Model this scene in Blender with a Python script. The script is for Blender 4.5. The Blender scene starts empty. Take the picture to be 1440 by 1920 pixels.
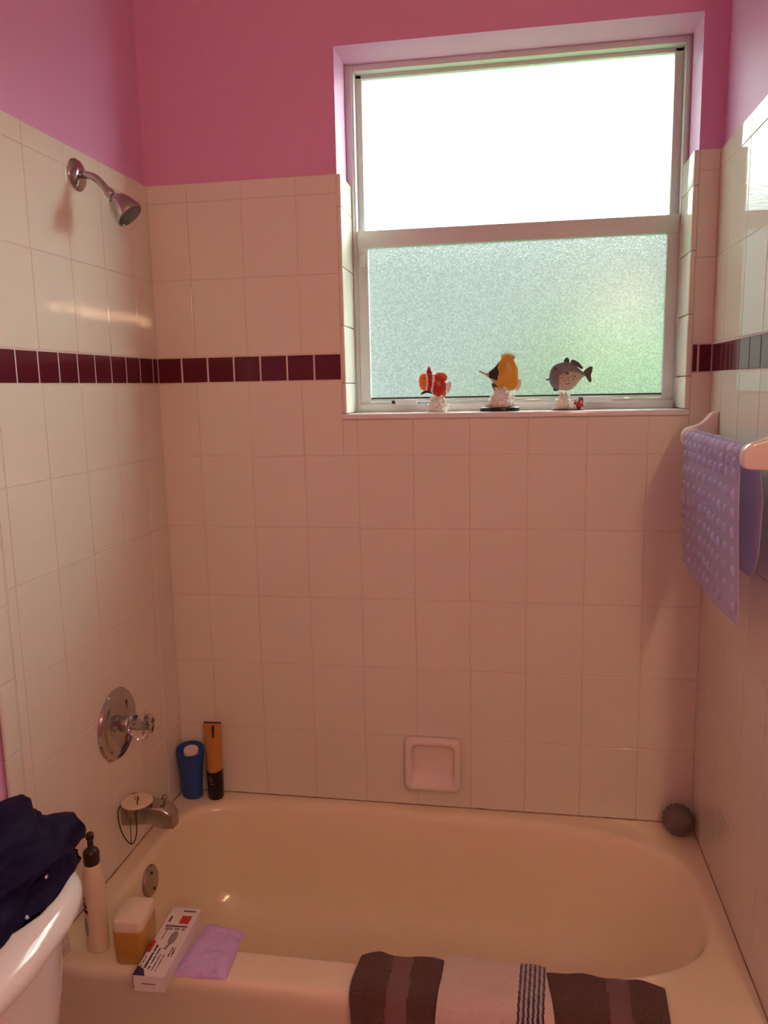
import bpy, bmesh, math, random
from mathutils import Vector, Matrix, noise
random.seed(7)
PI = math.pi
S = bpy.context.scene
COL = S.collection

# ---------------------------------------------------------------- camera, world, exposure
cam_d = bpy.data.cameras.new('camera')
cam_d.sensor_fit = 'VERTICAL'
cam_d.sensor_height = 36.0
cam_d.lens = 36.0 * 1477.63 / 1920.0
cam_d.clip_start = 0.02
cam = bpy.data.objects.new('camera', cam_d)
COL.objects.link(cam)
yaw, pitch, roll = (math.radians(a) for a in (9.816, -9.047, 1.141))
R = Matrix.Rotation(yaw, 3, 'Z') @ Matrix.Rotation(pitch, 3, 'X') @ Matrix.Rotation(roll, 3, 'Y')
R = R @ Matrix.Rotation(PI / 2, 3, 'X')
cam.matrix_world = Matrix.Translation((1.0326, -2.1654, 1.629)) @ R.to_4x4()
S.camera = cam
S.view_settings.view_transform = 'Standard'
S.view_settings.look = 'None'
S.view_settings.gamma = 1
S.view_settings.use_curve_mapping = False
S.view_settings.exposure = 0.0
S.cycles.use_denoising = True
S.cycles.max_bounces = 10
S.cycles.diffuse_bounces = 6
S.cycles.glossy_bounces = 5
S.cycles.transmission_bounces = 8
S.cycles.sample_clamp_indirect = 120.0

SKY_STRENGTH = 12.0
BULB_STRENGTH = 162.0
BULB_COLOR = (1.0, 0.645, 0.345, 1)
w = bpy.data.worlds.new('sky')
S.world = w
w.use_nodes = True
bg = w.node_tree.nodes['Background']
bg.inputs[0].default_value = (0.86, 1.0, 0.98, 1)
_n = w.node_tree.nodes
_tc = _n.new('ShaderNodeTexCoord')
_dt = _n.new('ShaderNodeVectorMath')
_dt.operation = 'DOT_PRODUCT'
_dt.inputs[1].default_value = Vector((0.72, 0.50, 0.48)).normalized()   # the sun stands behind thin cloud on this side
w.node_tree.links.new(_tc.outputs['Generated'], _dt.inputs[0])
_mr = _n.new('ShaderNodeMapRange')
_mr.inputs[1].default_value = 0.0
_mr.inputs[2].default_value = 1.0
_mr.inputs[3].default_value = SKY_STRENGTH * 0.18
_mr.inputs[4].default_value = SKY_STRENGTH * 3.6
w.node_tree.links.new(_dt.outputs['Value'], _mr.inputs[0])
w.node_tree.links.new(_mr.outputs[0], bg.inputs[1])


# ---------------------------------------------------------------- materials
def mat(name, color, rough=0.5, metal=0.0, coat=0.0, spec=0.5, trans=0.0, ior=1.45, sss=0.0, emit=None,
        var=0.0, var_scale=6.0, bump=0.0, bump_scale=60.0, sheen=0.0, alpha=1.0, coatrough=0.03):
    m = bpy.data.materials.new(name)
    m.use_nodes = True
    nt = m.node_tree
    b = nt.nodes['Principled BSDF']
    b.inputs['Base Color'].default_value = (*color, 1)
    b.inputs['Roughness'].default_value = rough
    b.inputs['Metallic'].default_value = metal
    b.inputs['Coat Weight'].default_value = coat
    b.inputs['Coat Roughness'].default_value = coatrough
    b.inputs['Specular IOR Level'].default_value = spec
    b.inputs['Transmission Weight'].default_value = trans
    b.inputs['IOR'].default_value = ior
    b.inputs['Sheen Weight'].default_value = sheen
    b.inputs['Alpha'].default_value = alpha
    if sss:
        b.inputs['Subsurface Weight'].default_value = sss
        b.inputs['Subsurface Radius'].default_value = (0.02, 0.01, 0.006)
    if emit:
        b.inputs['Emission Color'].default_value = (*emit[:3], 1)
        b.inputs['Emission Strength'].default_value = emit[3]
    tc = nt.nodes.new('ShaderNodeTexCoord')
    if var:
        n = nt.nodes.new('ShaderNodeTexNoise')
        n.inputs['Scale'].default_value = var_scale
        n.inputs['Detail'].default_value = 4
        nt.links.new(tc.outputs['Object'], n.inputs['Vector'])
        mx = nt.nodes.new('ShaderNodeMix')
        mx.data_type = 'RGBA'
        mx.inputs[6].default_value = (*[c * (1 - var) for c in color], 1)
        mx.inputs[7].default_value = (*[min(1, c * (1 + var)) for c in color], 1)
        nt.links.new(n.outputs['Fac'], mx.inputs[0])
        nt.links.new(mx.outputs[2], b.inputs['Base Color'])
    if bump:
        n = nt.nodes.new('ShaderNodeTexNoise')
        n.inputs['Scale'].default_value = bump_scale
        n.inputs['Detail'].default_value = 3
        nt.links.new(tc.outputs['Object'], n.inputs['Vector'])
        bp = nt.nodes.new('ShaderNodeBump')
        bp.inputs['Strength'].default_value = bump
        bp.inputs['Distance'].default_value = 0.01
        nt.links.new(n.outputs['Fac'], bp.inputs['Height'])
        nt.links.new(bp.outputs['Normal'], b.inputs['Normal'])
    return m


M_paint = mat('pink_paint', (0.70, 0.345, 0.575), 0.55, spec=0.3, bump=0.12, bump_scale=140)
M_white_paint = mat('white_paint', (0.80, 0.78, 0.76), 0.7)
M_tile = mat('cream_tile', (0.755, 0.725, 0.61), 0.05, spec=0.5, var=0.02, var_scale=3, bump=0.02, bump_scale=14)
M_accent = mat('burgundy_tile', (0.105, 0.014, 0.026), 0.1, bump=0.02, bump_scale=14)
M_grout = mat('grout', (0.70, 0.60, 0.54), 0.8)
M_caulk = mat('old_caulk', (0.30, 0.17, 0.11), 0.7, var=0.5, var_scale=40)
M_tub = mat('almond_enamel', (0.86, 0.76, 0.56), 0.16, coat=0.3, var=0.02, var_scale=2)
M_ceramic = mat('white_ceramic', (0.80, 0.70, 0.63), 0.12, coat=0.3)
M_porcelain = mat('porcelain', (0.86, 0.83, 0.79), 0.1, coat=0.4)
M_frame = mat('window_aluminum_white', (0.60, 0.62, 0.61), 0.35)
M_sill = mat('white_sill', (0.80, 0.77, 0.75), 0.12)
M_rubber = mat('dark_gasket', (0.03, 0.03, 0.035), 0.6)
M_chrome = mat('chrome', (0.48, 0.46, 0.44), 0.13, metal=1.0)
M_nickel = mat('worn_chrome', (0.42, 0.38, 0.34), 0.26, metal=1.0)
M_acrylic = mat('clear_acrylic', (0.95, 0.93, 0.92), 0.03, trans=1.0, ior=1.45)
M_dark = mat('dark_slot', (0.02, 0.015, 0.015), 0.5)
M_spray = mat('spray_face', (0.09, 0.075, 0.07), 0.45, var=0.5, var_scale=160)
M_blue = mat('blue_plastic', (0.022, 0.07, 0.30), 0.32, spec=0.5)
M_label = mat('pale_label', (0.75, 0.68, 0.66), 0.5, var=0.12, var_scale=60)
M_gold = mat('copper_gold_plastic', (0.62, 0.29, 0.08), 0.34, metal=0.45, var=0.12, var_scale=25)
M_black = mat('black_plastic', (0.006, 0.006, 0.008), 0.3)
M_print = mat('pale_print', (0.65, 0.6, 0.58), 0.6)
M_cream_pl = mat('cream_plastic', (0.80, 0.66, 0.47), 0.35, sss=0.15)
M_brownpump = mat('dark_brown_plastic', (0.035, 0.012, 0.01), 0.3)
M_amber = mat('amber_liquid_bottle', (0.55, 0.30, 0.06), 0.22, sss=0.2, coat=0.4)
M_lidcream = mat('cream_lid', (0.80, 0.66, 0.50), 0.35)
M_card = mat('white_card', (0.80, 0.74, 0.72), 0.45)
M_navy = mat('navy_print', (0.02, 0.025, 0.10), 0.5)
M_red = mat('red_print', (0.55, 0.03, 0.02), 0.5)
M_ink = mat('dark_ink', (0.05, 0.035, 0.04), 0.6)
M_greyprint = mat('grey_print', (0.33, 0.28, 0.28), 0.6)
M_lilac = mat('lilac_film', (0.66, 0.48, 0.86), 0.35, var=0.10, var_scale=30, bump=0.5, bump_scale=45, sss=0.1)
M_clearwrap = mat('clear_wrap', (0.85, 0.80, 0.78), 0.12, alpha=0.35, bump=0.6, bump_scale=60)
M_stone = mat('grey_ribbed', (0.16, 0.13, 0.115), 0.5, var=0.25, var_scale=50)
M_sky_int = mat('ceiling_white', (0.75, 0.72, 0.72), 0.8)
M_floor = mat('beige_floor', (0.50, 0.42, 0.36), 0.35, var=0.1, var_scale=5)
M_orange = mat('glazed_orange', (0.75, 0.17, 0.02), 0.3)
M_yellow = mat('glazed_yellow', (0.62, 0.34, 0.03), 0.35, var=0.2, var_scale=60)
M_redgl = mat('glazed_red', (0.42, 0.02, 0.012), 0.3, var=0.2, var_scale=60)
M_fwhite = mat('glazed_white', (0.80, 0.78, 0.74), 0.4)
M_coral = mat('coral_white', (0.72, 0.70, 0.64), 0.6, var=0.2, var_scale=80)
M_fgrey = mat('glazed_grey', (0.17, 0.16, 0.18), 0.4, var=0.3, var_scale=50)
M_fdark = mat('glazed_dark', (0.025, 0.02, 0.02), 0.35)
M_fbelly = mat('glazed_belly', (0.48, 0.40, 0.32), 0.4)
M_umber = mat('brown_base', (0.10, 0.06, 0.04), 0.6)


def fabric(name, c1, c2=None, scale=900, sheen=0.4, bump=0.5, stripes=None):
    m = mat(name, c1, 0.95, sheen=sheen, spec=0.1, bump=bump, bump_scale=scale)
    return m


M_brown = fabric('brown_terry', (0.135, 0.065, 0.055), scale=260, bump=0.9, sheen=0.2)
M_brownband = fabric('brown_band', (0.21, 0.12, 0.11), scale=900, bump=0.2, sheen=0.2)
M_creamterry = fabric('cream_terry', (0.86, 0.72, 0.63), scale=260, bump=0.9)
M_stripe = fabric('navy_stripe', (0.05, 0.06, 0.10), scale=600)
M_stripew = fabric('pale_stripe', (0.55, 0.47, 0.45), scale=600)
M_garment = mat('navy_nylon', (0.009, 0.005, 0.032), 0.6, spec=0.12, bump=0.12, bump_scale=25)


def glow_mat(name, color, strength):
    m = bpy.data.materials.new(name)
    m.use_nodes = True
    nt = m.node_tree
    nt.nodes.clear()
    o = nt.nodes.new('ShaderNodeOutputMaterial')
    e = nt.nodes.new('ShaderNodeEmission')
    e.inputs[0].default_value = color
    e.inputs[1].default_value = strength
    nt.links.new(e.outputs[0], o.inputs[0])
    return m


def pane_mat(name, tint, mixf=0.5):
    """obscure pebbled glass: diffuse-ish transmission plus rough refraction, pebble bump"""
    m = bpy.data.materials.new(name)
    m.use_nodes = True
    nt = m.node_tree
    nt.nodes.clear()
    N = nt.nodes.new
    L = nt.links.new
    o = N('ShaderNodeOutputMaterial')
    tc = N('ShaderNodeTexCoord')
    v = N('ShaderNodeTexNoise')
    v.inputs['Scale'].default_value = 240
    v.inputs['Detail'].default_value = 2
    L(tc.outputs['Object'], v.inputs['Vector'])
    bp = N('ShaderNodeBump')
    bp.inputs['Strength'].default_value = 1.0
    bp.inputs['Distance'].default_value = 0.0024
    L(v.outputs['Fac'], bp.inputs['Height'])
    tr = N('ShaderNodeBsdfTranslucent')
    rf = N('ShaderNodeBsdfRefraction')
    rf.inputs['IOR'].default_value = 1.3
    rf.inputs['Roughness'].default_value = 0.45
    L(bp.outputs['Normal'], rf.inputs['Normal'])
    # pebbles let a little more or less light through
    rmp = N('ShaderNodeMapRange')
    rmp.inputs[1].default_value = 0.35
    rmp.inputs[2].default_value = 0.68
    rmp.inputs[3].default_value = 0.72
    rmp.inputs[4].default_value = 1.0
    L(v.outputs['Fac'], rmp.inputs[0])
    cm = N('ShaderNodeMix')
    cm.data_type = 'RGBA'
    cm.blend_type = 'MULTIPLY'
    cm.inputs[0].default_value = 1.0
    cm.inputs[6].default_value = (*tint, 1)
    L(rmp.outputs[0], cm.inputs[7])
    L(cm.outputs[2], tr.inputs[0])
    L(cm.outputs[2], rf.inputs[0])
    mx = N('ShaderNodeMixShader')
    mx.inputs[0].default_value = mixf
    L(tr.outputs[0], mx.inputs[1])
    L(rf.outputs[0], mx.inputs[2])
    gl = N('ShaderNodeBsdfGlossy')
    gl.inputs['Roughness'].default_value = 0.25
    mx2 = N('ShaderNodeMixShader')
    mx2.inputs[0].default_value = 0.05
    L(mx.outputs[0], mx2.inputs[1])
    L(gl.outputs[0], mx2.inputs[2])
    L(mx2.outputs[0], o.inputs[0])
    return m


M_pane = pane_mat('obscure_glass', (0.96, 1.0, 0.98), 0.94)


# ---------------------------------------------------------------- helpers
def obj(name, bm, mats, parent=None, smooth=True, kind=None, label=None, angle=40, recalc=True):
    me = bpy.data.meshes.new(name)
    if recalc:
        bmesh.ops.recalc_face_normals(bm, faces=bm.faces)
    bm.to_mesh(me)
    bm.free()
    for m in (mats if isinstance(mats, (list, tuple)) else [mats]):
        me.materials.append(m)
    if smooth:
        me.shade_smooth()
        try:
            me.set_sharp_from_angle(angle=math.radians(angle))
        except Exception:
            pass
    o = bpy.data.objects.new(name, me)
    COL.objects.link(o)
    if parent:
        o.parent = parent
    if kind:
        o['kind'] = kind
    if label:
        o['label'] = label
    return o


def thing(name, label, cat, loc=(0, 0, 0), rz=0, group=None):
    o = bpy.data.objects.new(name, None)
    o.empty_display_size = 0.05
    COL.objects.link(o)
    o.location = loc
    o.rotation_euler = (0, 0, rz)
    o['label'] = label
    o['category'] = cat
    if group:
        o['group'] = group
    return o


def tag(o, label, cat, group=None):
    o['label'] = label
    o['category'] = cat
    if group:
        o['group'] = group
    return o


def bx(bm, x0, x1, y0, y1, z0, z1, bev=0.0, seg=2, mi=0, M=None):
    t = bmesh.new()
    bmesh.ops.create_cube(t, size=1)
    for v in t.verts:
        v.co = Vector(((x0 + x1) / 2 + v.co.x * (x1 - x0), (y0 + y1) / 2 + v.co.y * (y1 - y0),
                       (z0 + z1) / 2 + v.co.z * (z1 - z0)))
    if bev:
        bmesh.ops.bevel(t, geom=t.edges[:], offset=bev, segments=seg, affect='EDGES', profile=0.5)
    merge(bm, t, mi, M)


def merge(bm, t, mi=0, M=None):
    if M is not None:
        bmesh.ops.transform(t, matrix=M, verts=t.verts)
    mp = {}
    for v in t.verts:
        mp[v] = bm.verts.new(v.co)
    for f in t.faces:
        try:
            nf = bm.faces.new([mp[v] for v in f.verts])
            nf.material_index = mi if mi is not None else f.material_index
        except ValueError:
            pass
    t.free()


def rings(bm, rs, cap0=True, cap1=True, closed=True, mi=0, mifn=None):
    """loft through rings (lists of points)"""
    vs = [[bm.verts.new(p) for p in r] for r in rs]
    n = len(vs[0])
    for a in range(len(vs) - 1):
        for i in range(n if closed else n - 1):
            j = (i + 1) % n
            f = bm.faces.new((vs[a][i], vs[a][j], vs[a + 1][j], vs[a + 1][i]))
            f.material_index = mifn(a, i) if mifn else mi
    if cap0:
        bm.faces.new(list(reversed(vs[0]))).material_index = mi if not mifn else mifn(0, 0)
    if cap1:
        bm.faces.new(vs[-1]).material_index = mi if not mifn else mifn(len(vs) - 2, 0)
    return vs


def lathe(bm, prof, n=32, M=None, mi=0, sx=1, sy=1, cap0=True, cap1=True):
    t = bmesh.new()
    rs = [[(r * math.cos(2 * PI * k / n) * sx, r * math.sin(2 * PI * k / n) * sy, z) for k in range(n)] for r, z in prof]
    rings(t, rs, cap0, cap1)
    merge(bm, t, mi, M)


def tube(bm, pts, r, n=12, mi=0, rr=None, cap=True):
    pts = [Vector(p) for p in pts]
    rs = []
    up = None
    for i, p in enumerate(pts):
        d = (pts[min(i + 1, len(pts) - 1)] - pts[max(i - 1, 0)]).normalized()
        if up is None:
            up = d.orthogonal().normalized()
        else:
            up = (up - d * up.dot(d)).normalized()
        s = d.cross(up)
        q = rr[i] if rr else r
        rs.append([p + (up * math.cos(2 * PI * k / n) + s * math.sin(2 * PI * k / n)) * q for k in range(n)])
    rings(bm, rs, cap, cap, mi=mi)


def spline(pts, n=8):
    P = [Vector(p) for p in pts]
    P = [2 * P[0] - P[1]] + P + [2 * P[-1] - P[-2]]
    out = []
    for i in range(1, len(P) - 2):
        for k in range(n):
            t = k / n
            a, b, c, d = P[i - 1:i + 3]
            out.append(0.5 * ((2 * b) + (-a + c) * t + (2 * a - 5 * b + 4 * c - d) * t * t + (-a + 3 * b - 3 * c + d) * t ** 3))
    out.append(P[-2])
    return out


def plate(bm, outline, y0, y1, bev=0.0, mi=0, M=None, seg=2):
    """outline in x,z extruded along y"""
    t = bmesh.new()
    a = [t.verts.new((x, y0, z)) for x, z in outline]
    b = [t.verts.new((x, y1, z)) for x, z in outline]
    n = len(a)
    t.faces.new(a)
    t.faces.new(list(reversed(b)))
    for i in range(n):
        t.faces.new((a[i], b[i], b[(i + 1) % n], a[(i + 1) % n]))
    bmesh.ops.recalc_face_normals(t, faces=t.faces)
    if bev:
        es = [e for e in t.edges if abs(e.verts[0].co.y - e.verts[1].co.y) < 1e-6]
        bmesh.ops.bevel(t, geom=es, offset=bev, segments=seg, affect='EDGES', profile=0.5)
    merge(bm, t, mi, M)


def align(d, loc):
    """matrix that turns local +z into d and moves to loc"""
    return Matrix.Translation(loc) @ Vector((0, 0, 1)).rotation_difference(Vector(d).normalized()).to_matrix().to_4x4()


def fbm(p, s, o=3):
    return noise.fractal(Vector(p) * s, 1.0, 2.0, o)


# ---------------------------------------------------------------- the room
W = 1.524
CEIL = 2.95
XR = 1.78          # right wall beyond the alcove
YB = -4.05         # wall behind the camera
YA = -0.83         # alcove end on the right
T = 0.12
WX0, WX1, WZ0, WZ1 = 0.548, 1.466, 1.540, 2.506     # window opening
DEPTH = 0.13


def shell(name, boxes, m, kind='structure'):
    bm = bmesh.new()
    for b in boxes:
        bx(bm, *b)
    return obj(name, bm, m, smooth=False, kind=kind)


wall_back = shell('wall_back', [(-T, WX0, 0, 0.21, -0.1, CEIL), (WX1, W + 0.4, 0, 0.21, -0.1, CEIL),
                                (WX0, WX1, 0, 0.21, -0.1, WZ0), (WX0, WX1, 0, 0.21, WZ1, CEIL)], M_paint)
wall_left = shell('wall_left', [(-T, 0, YB, 0, -0.1, CEIL)], M_paint)
wall_right = shell('wall_right', [(W, XR + T, YA, 0, -0.1, CEIL), (XR, XR + T, YB, YA, -0.1, CEIL)], M_paint)
wall_front = shell('wall_front', [(-T, XR + T, YB - T, YB, -0.1, CEIL)], M_paint)
shell('ceiling', [(-T, XR + T, YB - T, 0.21, CEIL, CEIL + 0.1)], M_sky_int)
shell('floor', [(-T, XR + T, YB - T, 0.0, -0.1, 0.0)], M_floor)

# tiles: real bevelled tiles over a grout bed
ROWZ = [0.398, 0.6147, 0.822, 1.0262, 1.2336, 1.4393, 1.6485, 1.7214, 1.933, 2.1407, 2.1897]
TH = 0.008


def subtract(r, h):
    """rect minus hole -> rects"""
    a0, a1, b0, b1 = r
    if not h or a1 <= h[0] or a0 >= h[1] or b1 <= h[2] or b0 >= h[3]:
        return [r]
    out = []
    if a0 < h[0]:
        out.append((a0, h[0], b0, b1))
    if a1 > h[1]:
        out.append((h[1], a1, b0, b1))
    c0, c1 = max(a0, h[0]), min(a1, h[1])
    if b0 < h[2]:
        out.append((c0, c1, b0, h[2]))
    if b1 > h[3]:
        out.append((c0, c1, h[3], b1))
    return [q for q in out if q[1] - q[0] > 0.004 and q[3] - q[2] > 0.004]


def add_tile(bm, r, fn, g, mi, bev=0.0012):
    a0, a1, b0, b1 = r[0] + g, r[1] - g, r[2] + g, r[3] - g
    j = [random.uniform(-0.00006, 0.00006) for _ in range(4)]
    lv = []
    for ins, d in ((0, 0.002), (0, TH - bev), (bev * 0.35, TH - bev * 0.35), (bev, TH)):
        q = [(a0 + ins, b0 + ins), (a1 - ins, b0 + ins), (a1 - ins, b1 - ins), (a0 + ins, b1 - ins)]
        lv.append([bm.verts.new(fn(u, v, d + j[k])) for k, (u, v) in enumerate(q)])
    for a, b in zip(lv, lv[1:]):
        for i in range(4):
            bm.faces.new((a[i], a[(i + 1) % 4], b[(i + 1) % 4], b[i])).material_index = mi
    bm.faces.new(lv[-1]).material_index = mi


def tile_wall(name, u0, u1, joints, ajoints, fn, parent, hole=None, trimcol=None):
    bm = bmesh.new()
    # grout bed
    segs = subtract((u0, u1, ROWZ[0], ROWZ[-1]), hole)
    for s in segs:
        q = [(s[0], s[2]), (s[1], s[2]), (s[1], s[3]), (s[0], s[3])]
        a = [bm.verts.new(fn(u, v, 0.0005)) for u, v in q]
        b = [bm.verts.new(fn(u, v, 0.0068)) for u, v in q]
        bm.faces.new(b).material_index = 1
        for i in range(4):
            bm.faces.new((a[i], a[(i + 1) % 4], b[(i + 1) % 4], b[i])).material_index = 1
    for k in range(len(ROWZ) - 1):
        acc = k == 6
        js = [u0] + [x for x in (ajoints if acc else joints) if u0 + 0.004 < x < u1 - 0.004] + [u1]
        for a, b in zip(js, js[1:]):
            for r in subtract((a, b, ROWZ[k], ROWZ[k + 1]), hole):
                add_tile(bm, r, fn, 0.0024 if acc else 0.0011, 2 if acc else 0)
    if trimcol:
        ua, ub, z0 = trimcol
        z = z0
        s = (min(ua, ub), max(ua, ub))
        q = [(s[0], 0), (s[1], 0), (s[1], ROWZ[-1]), (s[0], ROWZ[-1])]
        a = [bm.verts.new(fn(u, v, 0.0068)) for u, v in q]
        bm.faces.new(a).material_index = 1
        zs = [0.0]
        z = z0 % 0.1556
        while z < ROWZ[-1]:
            if z > 0.01:
                zs.append(z)
            z += 0.1556
        zs.append(ROWZ[-1])
        for a, b in zip(zs, zs[1:]):
            if b - a > 0.01:
                add_tile(bm, (s[0], s[1], a, b), fn, 0.0012, 0, bev=0.004)
    return obj(name, bm, [M_tile, M_grout, M_accent], parent, smooth=False)


tile_wall('tile_panel', TH, W - TH, [0.124 + 0.1552 * k for k in range(10)], [0.004 + 0.0778 * k for k in range(1, 20)],
          lambda u, v, d: (u, -d, v), wall_back, hole=(WX0, WX1, WZ0, 3.0))
tile_wall('tile_panel', -0.760, 0, [-0.11 - 0.1552 * k for k in range(6)][::-1], [-0.035 - 0.0782 * k for k in range(10)][::-1],
          lambda u, v, d: (d, u, v), wall_left, trimcol=(-0.812, -0.760, 1.046))
tile_wall('tile_panel', -0.760, 0, [-0.115 - 0.158 * k for k in range(6)][::-1], [-0.018 - 0.0815 * k for k in range(10)][::-1],
          lambda u, v, d: (W - d, u, v), wall_right, trimcol=(-0.812, -0.760, 1.046))

# caulk line round the tub
bm = bmesh.new()
pts = [(0.0085, -0.76 + 0.02 * k, 0.4015) for k in range(38)]
tube(bm, pts, 0.0016, 6, rr=[0.0013 + 0.0017 * max(0, noise.noise(Vector((0, p[1] * 30, 3)))) * 2 for p in pts])
pts = [(0.01 + 0.02 * k, -0.0085, 0.4015) for k in range(75)]
tube(bm, pts, 0.0014, 6, rr=[0.0010 + 0.0012 * max(0, noise.noise(Vector((p[0] * 22, 9, 3)))) * 2 for p in pts])
pts = [(W - 0.0085, -0.76 + 0.02 * k, 0.4015) for k in range(38)]
tube(bm, pts, 0.0013, 6)
obj('trim_1', bm, M_caulk, kind='structure')

# ---------------------------------------------------------------- window
win = thing('window_1', 'single hung window with pebbled obscure glass in deep pink recess', 'window', (0, 0, 0))
win['kind'] = 'structure'
TX0, TX1 = 0.560, 1.453
ZT = 2.1897
bm = bmesh.new()
for (xa, xb, fn) in ((WX0, TX0, 1), (TX1, WX1, -1)):
    zs = [1.556]
    z = 1.64
    while z < ZT - 0.02:
        zs.append(z)
        z += 0.1552
    zs[-1] = zs[-1] if ZT - zs[-1] > 0.03 else ZT - 0.05
    zs.append(ZT)
    for a, b in zip(zs, zs[1:]):
        t = bmesh.new()
        bx(bm, xa, xb, -0.0100, DEPTH, a + 0.0008, b - 0.0008, bev=0.003, seg=3)
obj('jamb_tile', bm, M_tile, win)
bm = bmesh.new()
bx(bm, WX0, WX1, -0.014, DEPTH + 0.02, 1.5405, 1.5555, bev=0.003, seg=3)
obj('window_sill', bm, M_sill, win)
bm = bmesh.new()
FY0, FY1 = 0.130, 0.205
fz0 = 1.5555
bx(bm, WX0, 0.573, FY0, FY1, fz0, WZ1, 0.002)
bx(bm, 1.451, WX1, FY0, FY1, fz0, WZ1, 0.002)
bx(bm, 0.573, 1.451, FY0, FY1, 2.489, WZ1, 0.002)
bx(bm, 0.573, 1.451, FY0 - 0.006, FY1, fz0, 1.578, 0.002)
bx(bm, 0.573, 1.451, FY0 + 0.001, FY0 + 0.008, 1.578, 1.584, 0.001)
# raised track ribs on the jambs
for x in (0.5655, 1.4575):
    bx(bm, x - 0.002, x + 0.002, FY0 - 0.004, FY0 + 0.002, fz0 + 0.02, WZ1 - 0.005, 0.0005)
obj('window_frame', bm, M_frame, win)
bm = bmesh.new()
for a, b in ((0.573, 0.591), (1.428, 1.451)):
    bx(bm, a, b, 0.158, 0.180, 2.04, 2.489, 0.002)
bx(bm, 0.573, 1.451, 0.158, 0.180, 2.478, 2.490, 0.002)
bx(bm, 0.573, 1.451, 0.158, 0.180, 2.030, 2.060, 0.002)
obj('upper_sash', bm, M_frame, win)
sash = None
bm = bmesh.new()
bx(bm, 0.573, 0.603, 0.132, 0.154, 1.584, 2.066, 0.0025)
bx(bm, 1.420, 1.451, 0.132, 0.154, 1.584, 2.066, 0.0025)
bx(bm, 0.573, 1.451, 0.130, 0.156, 2.020, 2.067, 0.003)
bx(bm, 0.603, 1.420, 0.134, 0.154, 1.586, 1.5925, 0.001)
sash = obj('lower_sash', bm, M_frame, win)
bm = bmesh.new()
bx(bm, 0.580, 0.594, 0.124, 0.132, 1.965, 2.000, 0.003)
obj('sash_latch', bm, M_frame, sash)
bm = bmesh.new()
bx(bm, 0.603, 1.420, 0.137, 0.150, 1.5925, 1.597, 0)
obj('gasket', bm, M_rubber, sash)
for x0, x1 in ((0.678, 0.742), (1.208, 1.285)):
    bm = bmesh.new()
    bx(bm, x0, x1, 0.112, 0.130, 1.579, 1.586, 0.002)
    bx(bm, x0, x1, 0.110, 0.114, 1.574, 1.590, 0.001)
    obj('sash_lift', bm, M_frame, sash)
    bm = bmesh.new()
    bx(bm, x0 - 0.012, x0 - 0.001, 0.122, 0.130, 1.580, 1.588, 0.001)
    obj('spring_clip', bm, M_rubber, sash)


def pane(x0, x1, y, z0, z1, name, parent):
    bm = bmesh.new()
    vs = [bm.verts.new(p) for p in ((x0, y, z0), (x1, y, z0), (x1, y, z1), (x0, y, z1))]
    bm.faces.new(vs)
    o = obj(name, bm, M_pane, parent, smooth=False)
    return o


pane(0.590, 1.430, 0.169, 2.055, 2.482, 'glass_pane', win)
pane(0.600, 1.423, 0.144, 1.590, 2.024, 'glass_pane', sash)
# unseen half screen, added outside the lower sash to dim its pane
M_screen = bpy.data.materials.new('dimming_screen')
M_screen.use_nodes = True
nt = M_screen.node_tree
nt.nodes.clear()
o_ = nt.nodes.new('ShaderNodeOutputMaterial')
t_ = nt.nodes.new('ShaderNodeBsdfTransparent')
d_ = nt.nodes.new('ShaderNodeBsdfDiffuse')
d_.inputs[0].default_value = (0.12, 0.13, 0.13, 1)
x_ = nt.nodes.new('ShaderNodeMixShader')
x_.inputs[0].default_value = 0.60
nt.links.new(t_.outputs[0], x_.inputs[1])
nt.links.new(d_.outputs[0], x_.inputs[2])
nt.links.new(x_.outputs[0], o_.inputs[0])
bm = bmesh.new()
vs = [bm.verts.new(p) for p in ((0.573, 0.198, 1.58), (1.451, 0.198, 1.58), (1.451, 0.198, 2.06), (0.573, 0.198, 2.06))]
bm.faces.new(vs)
obj('dimming_screen', bm, M_screen, win, smooth=False)

# outside: eave, lawn, hedge
M_lawn = mat('lawn', (0.10, 0.20, 0.05), 0.9, var=0.3, var_scale=2)
M_leaf = mat('hedge_leaf', (0.13, 0.20, 0.09), 0.7, var=0.4, var_scale=5)
M_eave = mat('eave_soffit', (0.55, 0.55, 0.55), 0.8)
shell('trim_2', [(-1.5, 3.5, 0.22, 1.15, 2.72, 2.84)], M_eave)
bm = bmesh.new()
bx(bm, -15, 16, 0.25, 30, -0.5, -0.3)
lawn = obj('lawn', bm, M_lawn, smooth=False, kind='structure')
M_block = mat('dimming_wall_grey', (0.30, 0.31, 0.30), 0.9, var=0.15, var_scale=0.8)
bm = bmesh.new()
bx(bm, -9, 9, 5.6, 5.8, -0.4, 3.35)  # added wall, keeps bright sky out of the view through the lower pane
tag(obj('pane_dimming_wall', bm, M_block, smooth=False), 'unseen grey wall added outside to dim the lower obscure glass pane', 'wall')
bm = bmesh.new()
t = bmesh.new()
bmesh.ops.create_icosphere(t, subdivisions=5, radius=1)
for v in t.verts:
    n_ = 1 + 0.22 * fbm(v.co, 2.2) + 0.08 * fbm(v.co, 9)
    v.co = Vector((v.co.x * 1.15 * n_, v.co.y * 0.8 * n_, max(-0.9, v.co.z) * 1.25 * n_))
merge(bm, t, 0, Matrix.Translation((1.5, 3.3, 0.62)))
tag(obj('hedge_shrub', bm, M_leaf), 'green shrub dimly seen behind the lower obscure glass pane', 'shrub')

# ---------------------------------------------------------------- bathtub
tub = thing('bathtub', 'almond enamel alcove bathtub with rounded basin and flat front ledge', 'bathtub', (0, 0, 0))
RZ = 0.400
NS = 96


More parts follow.
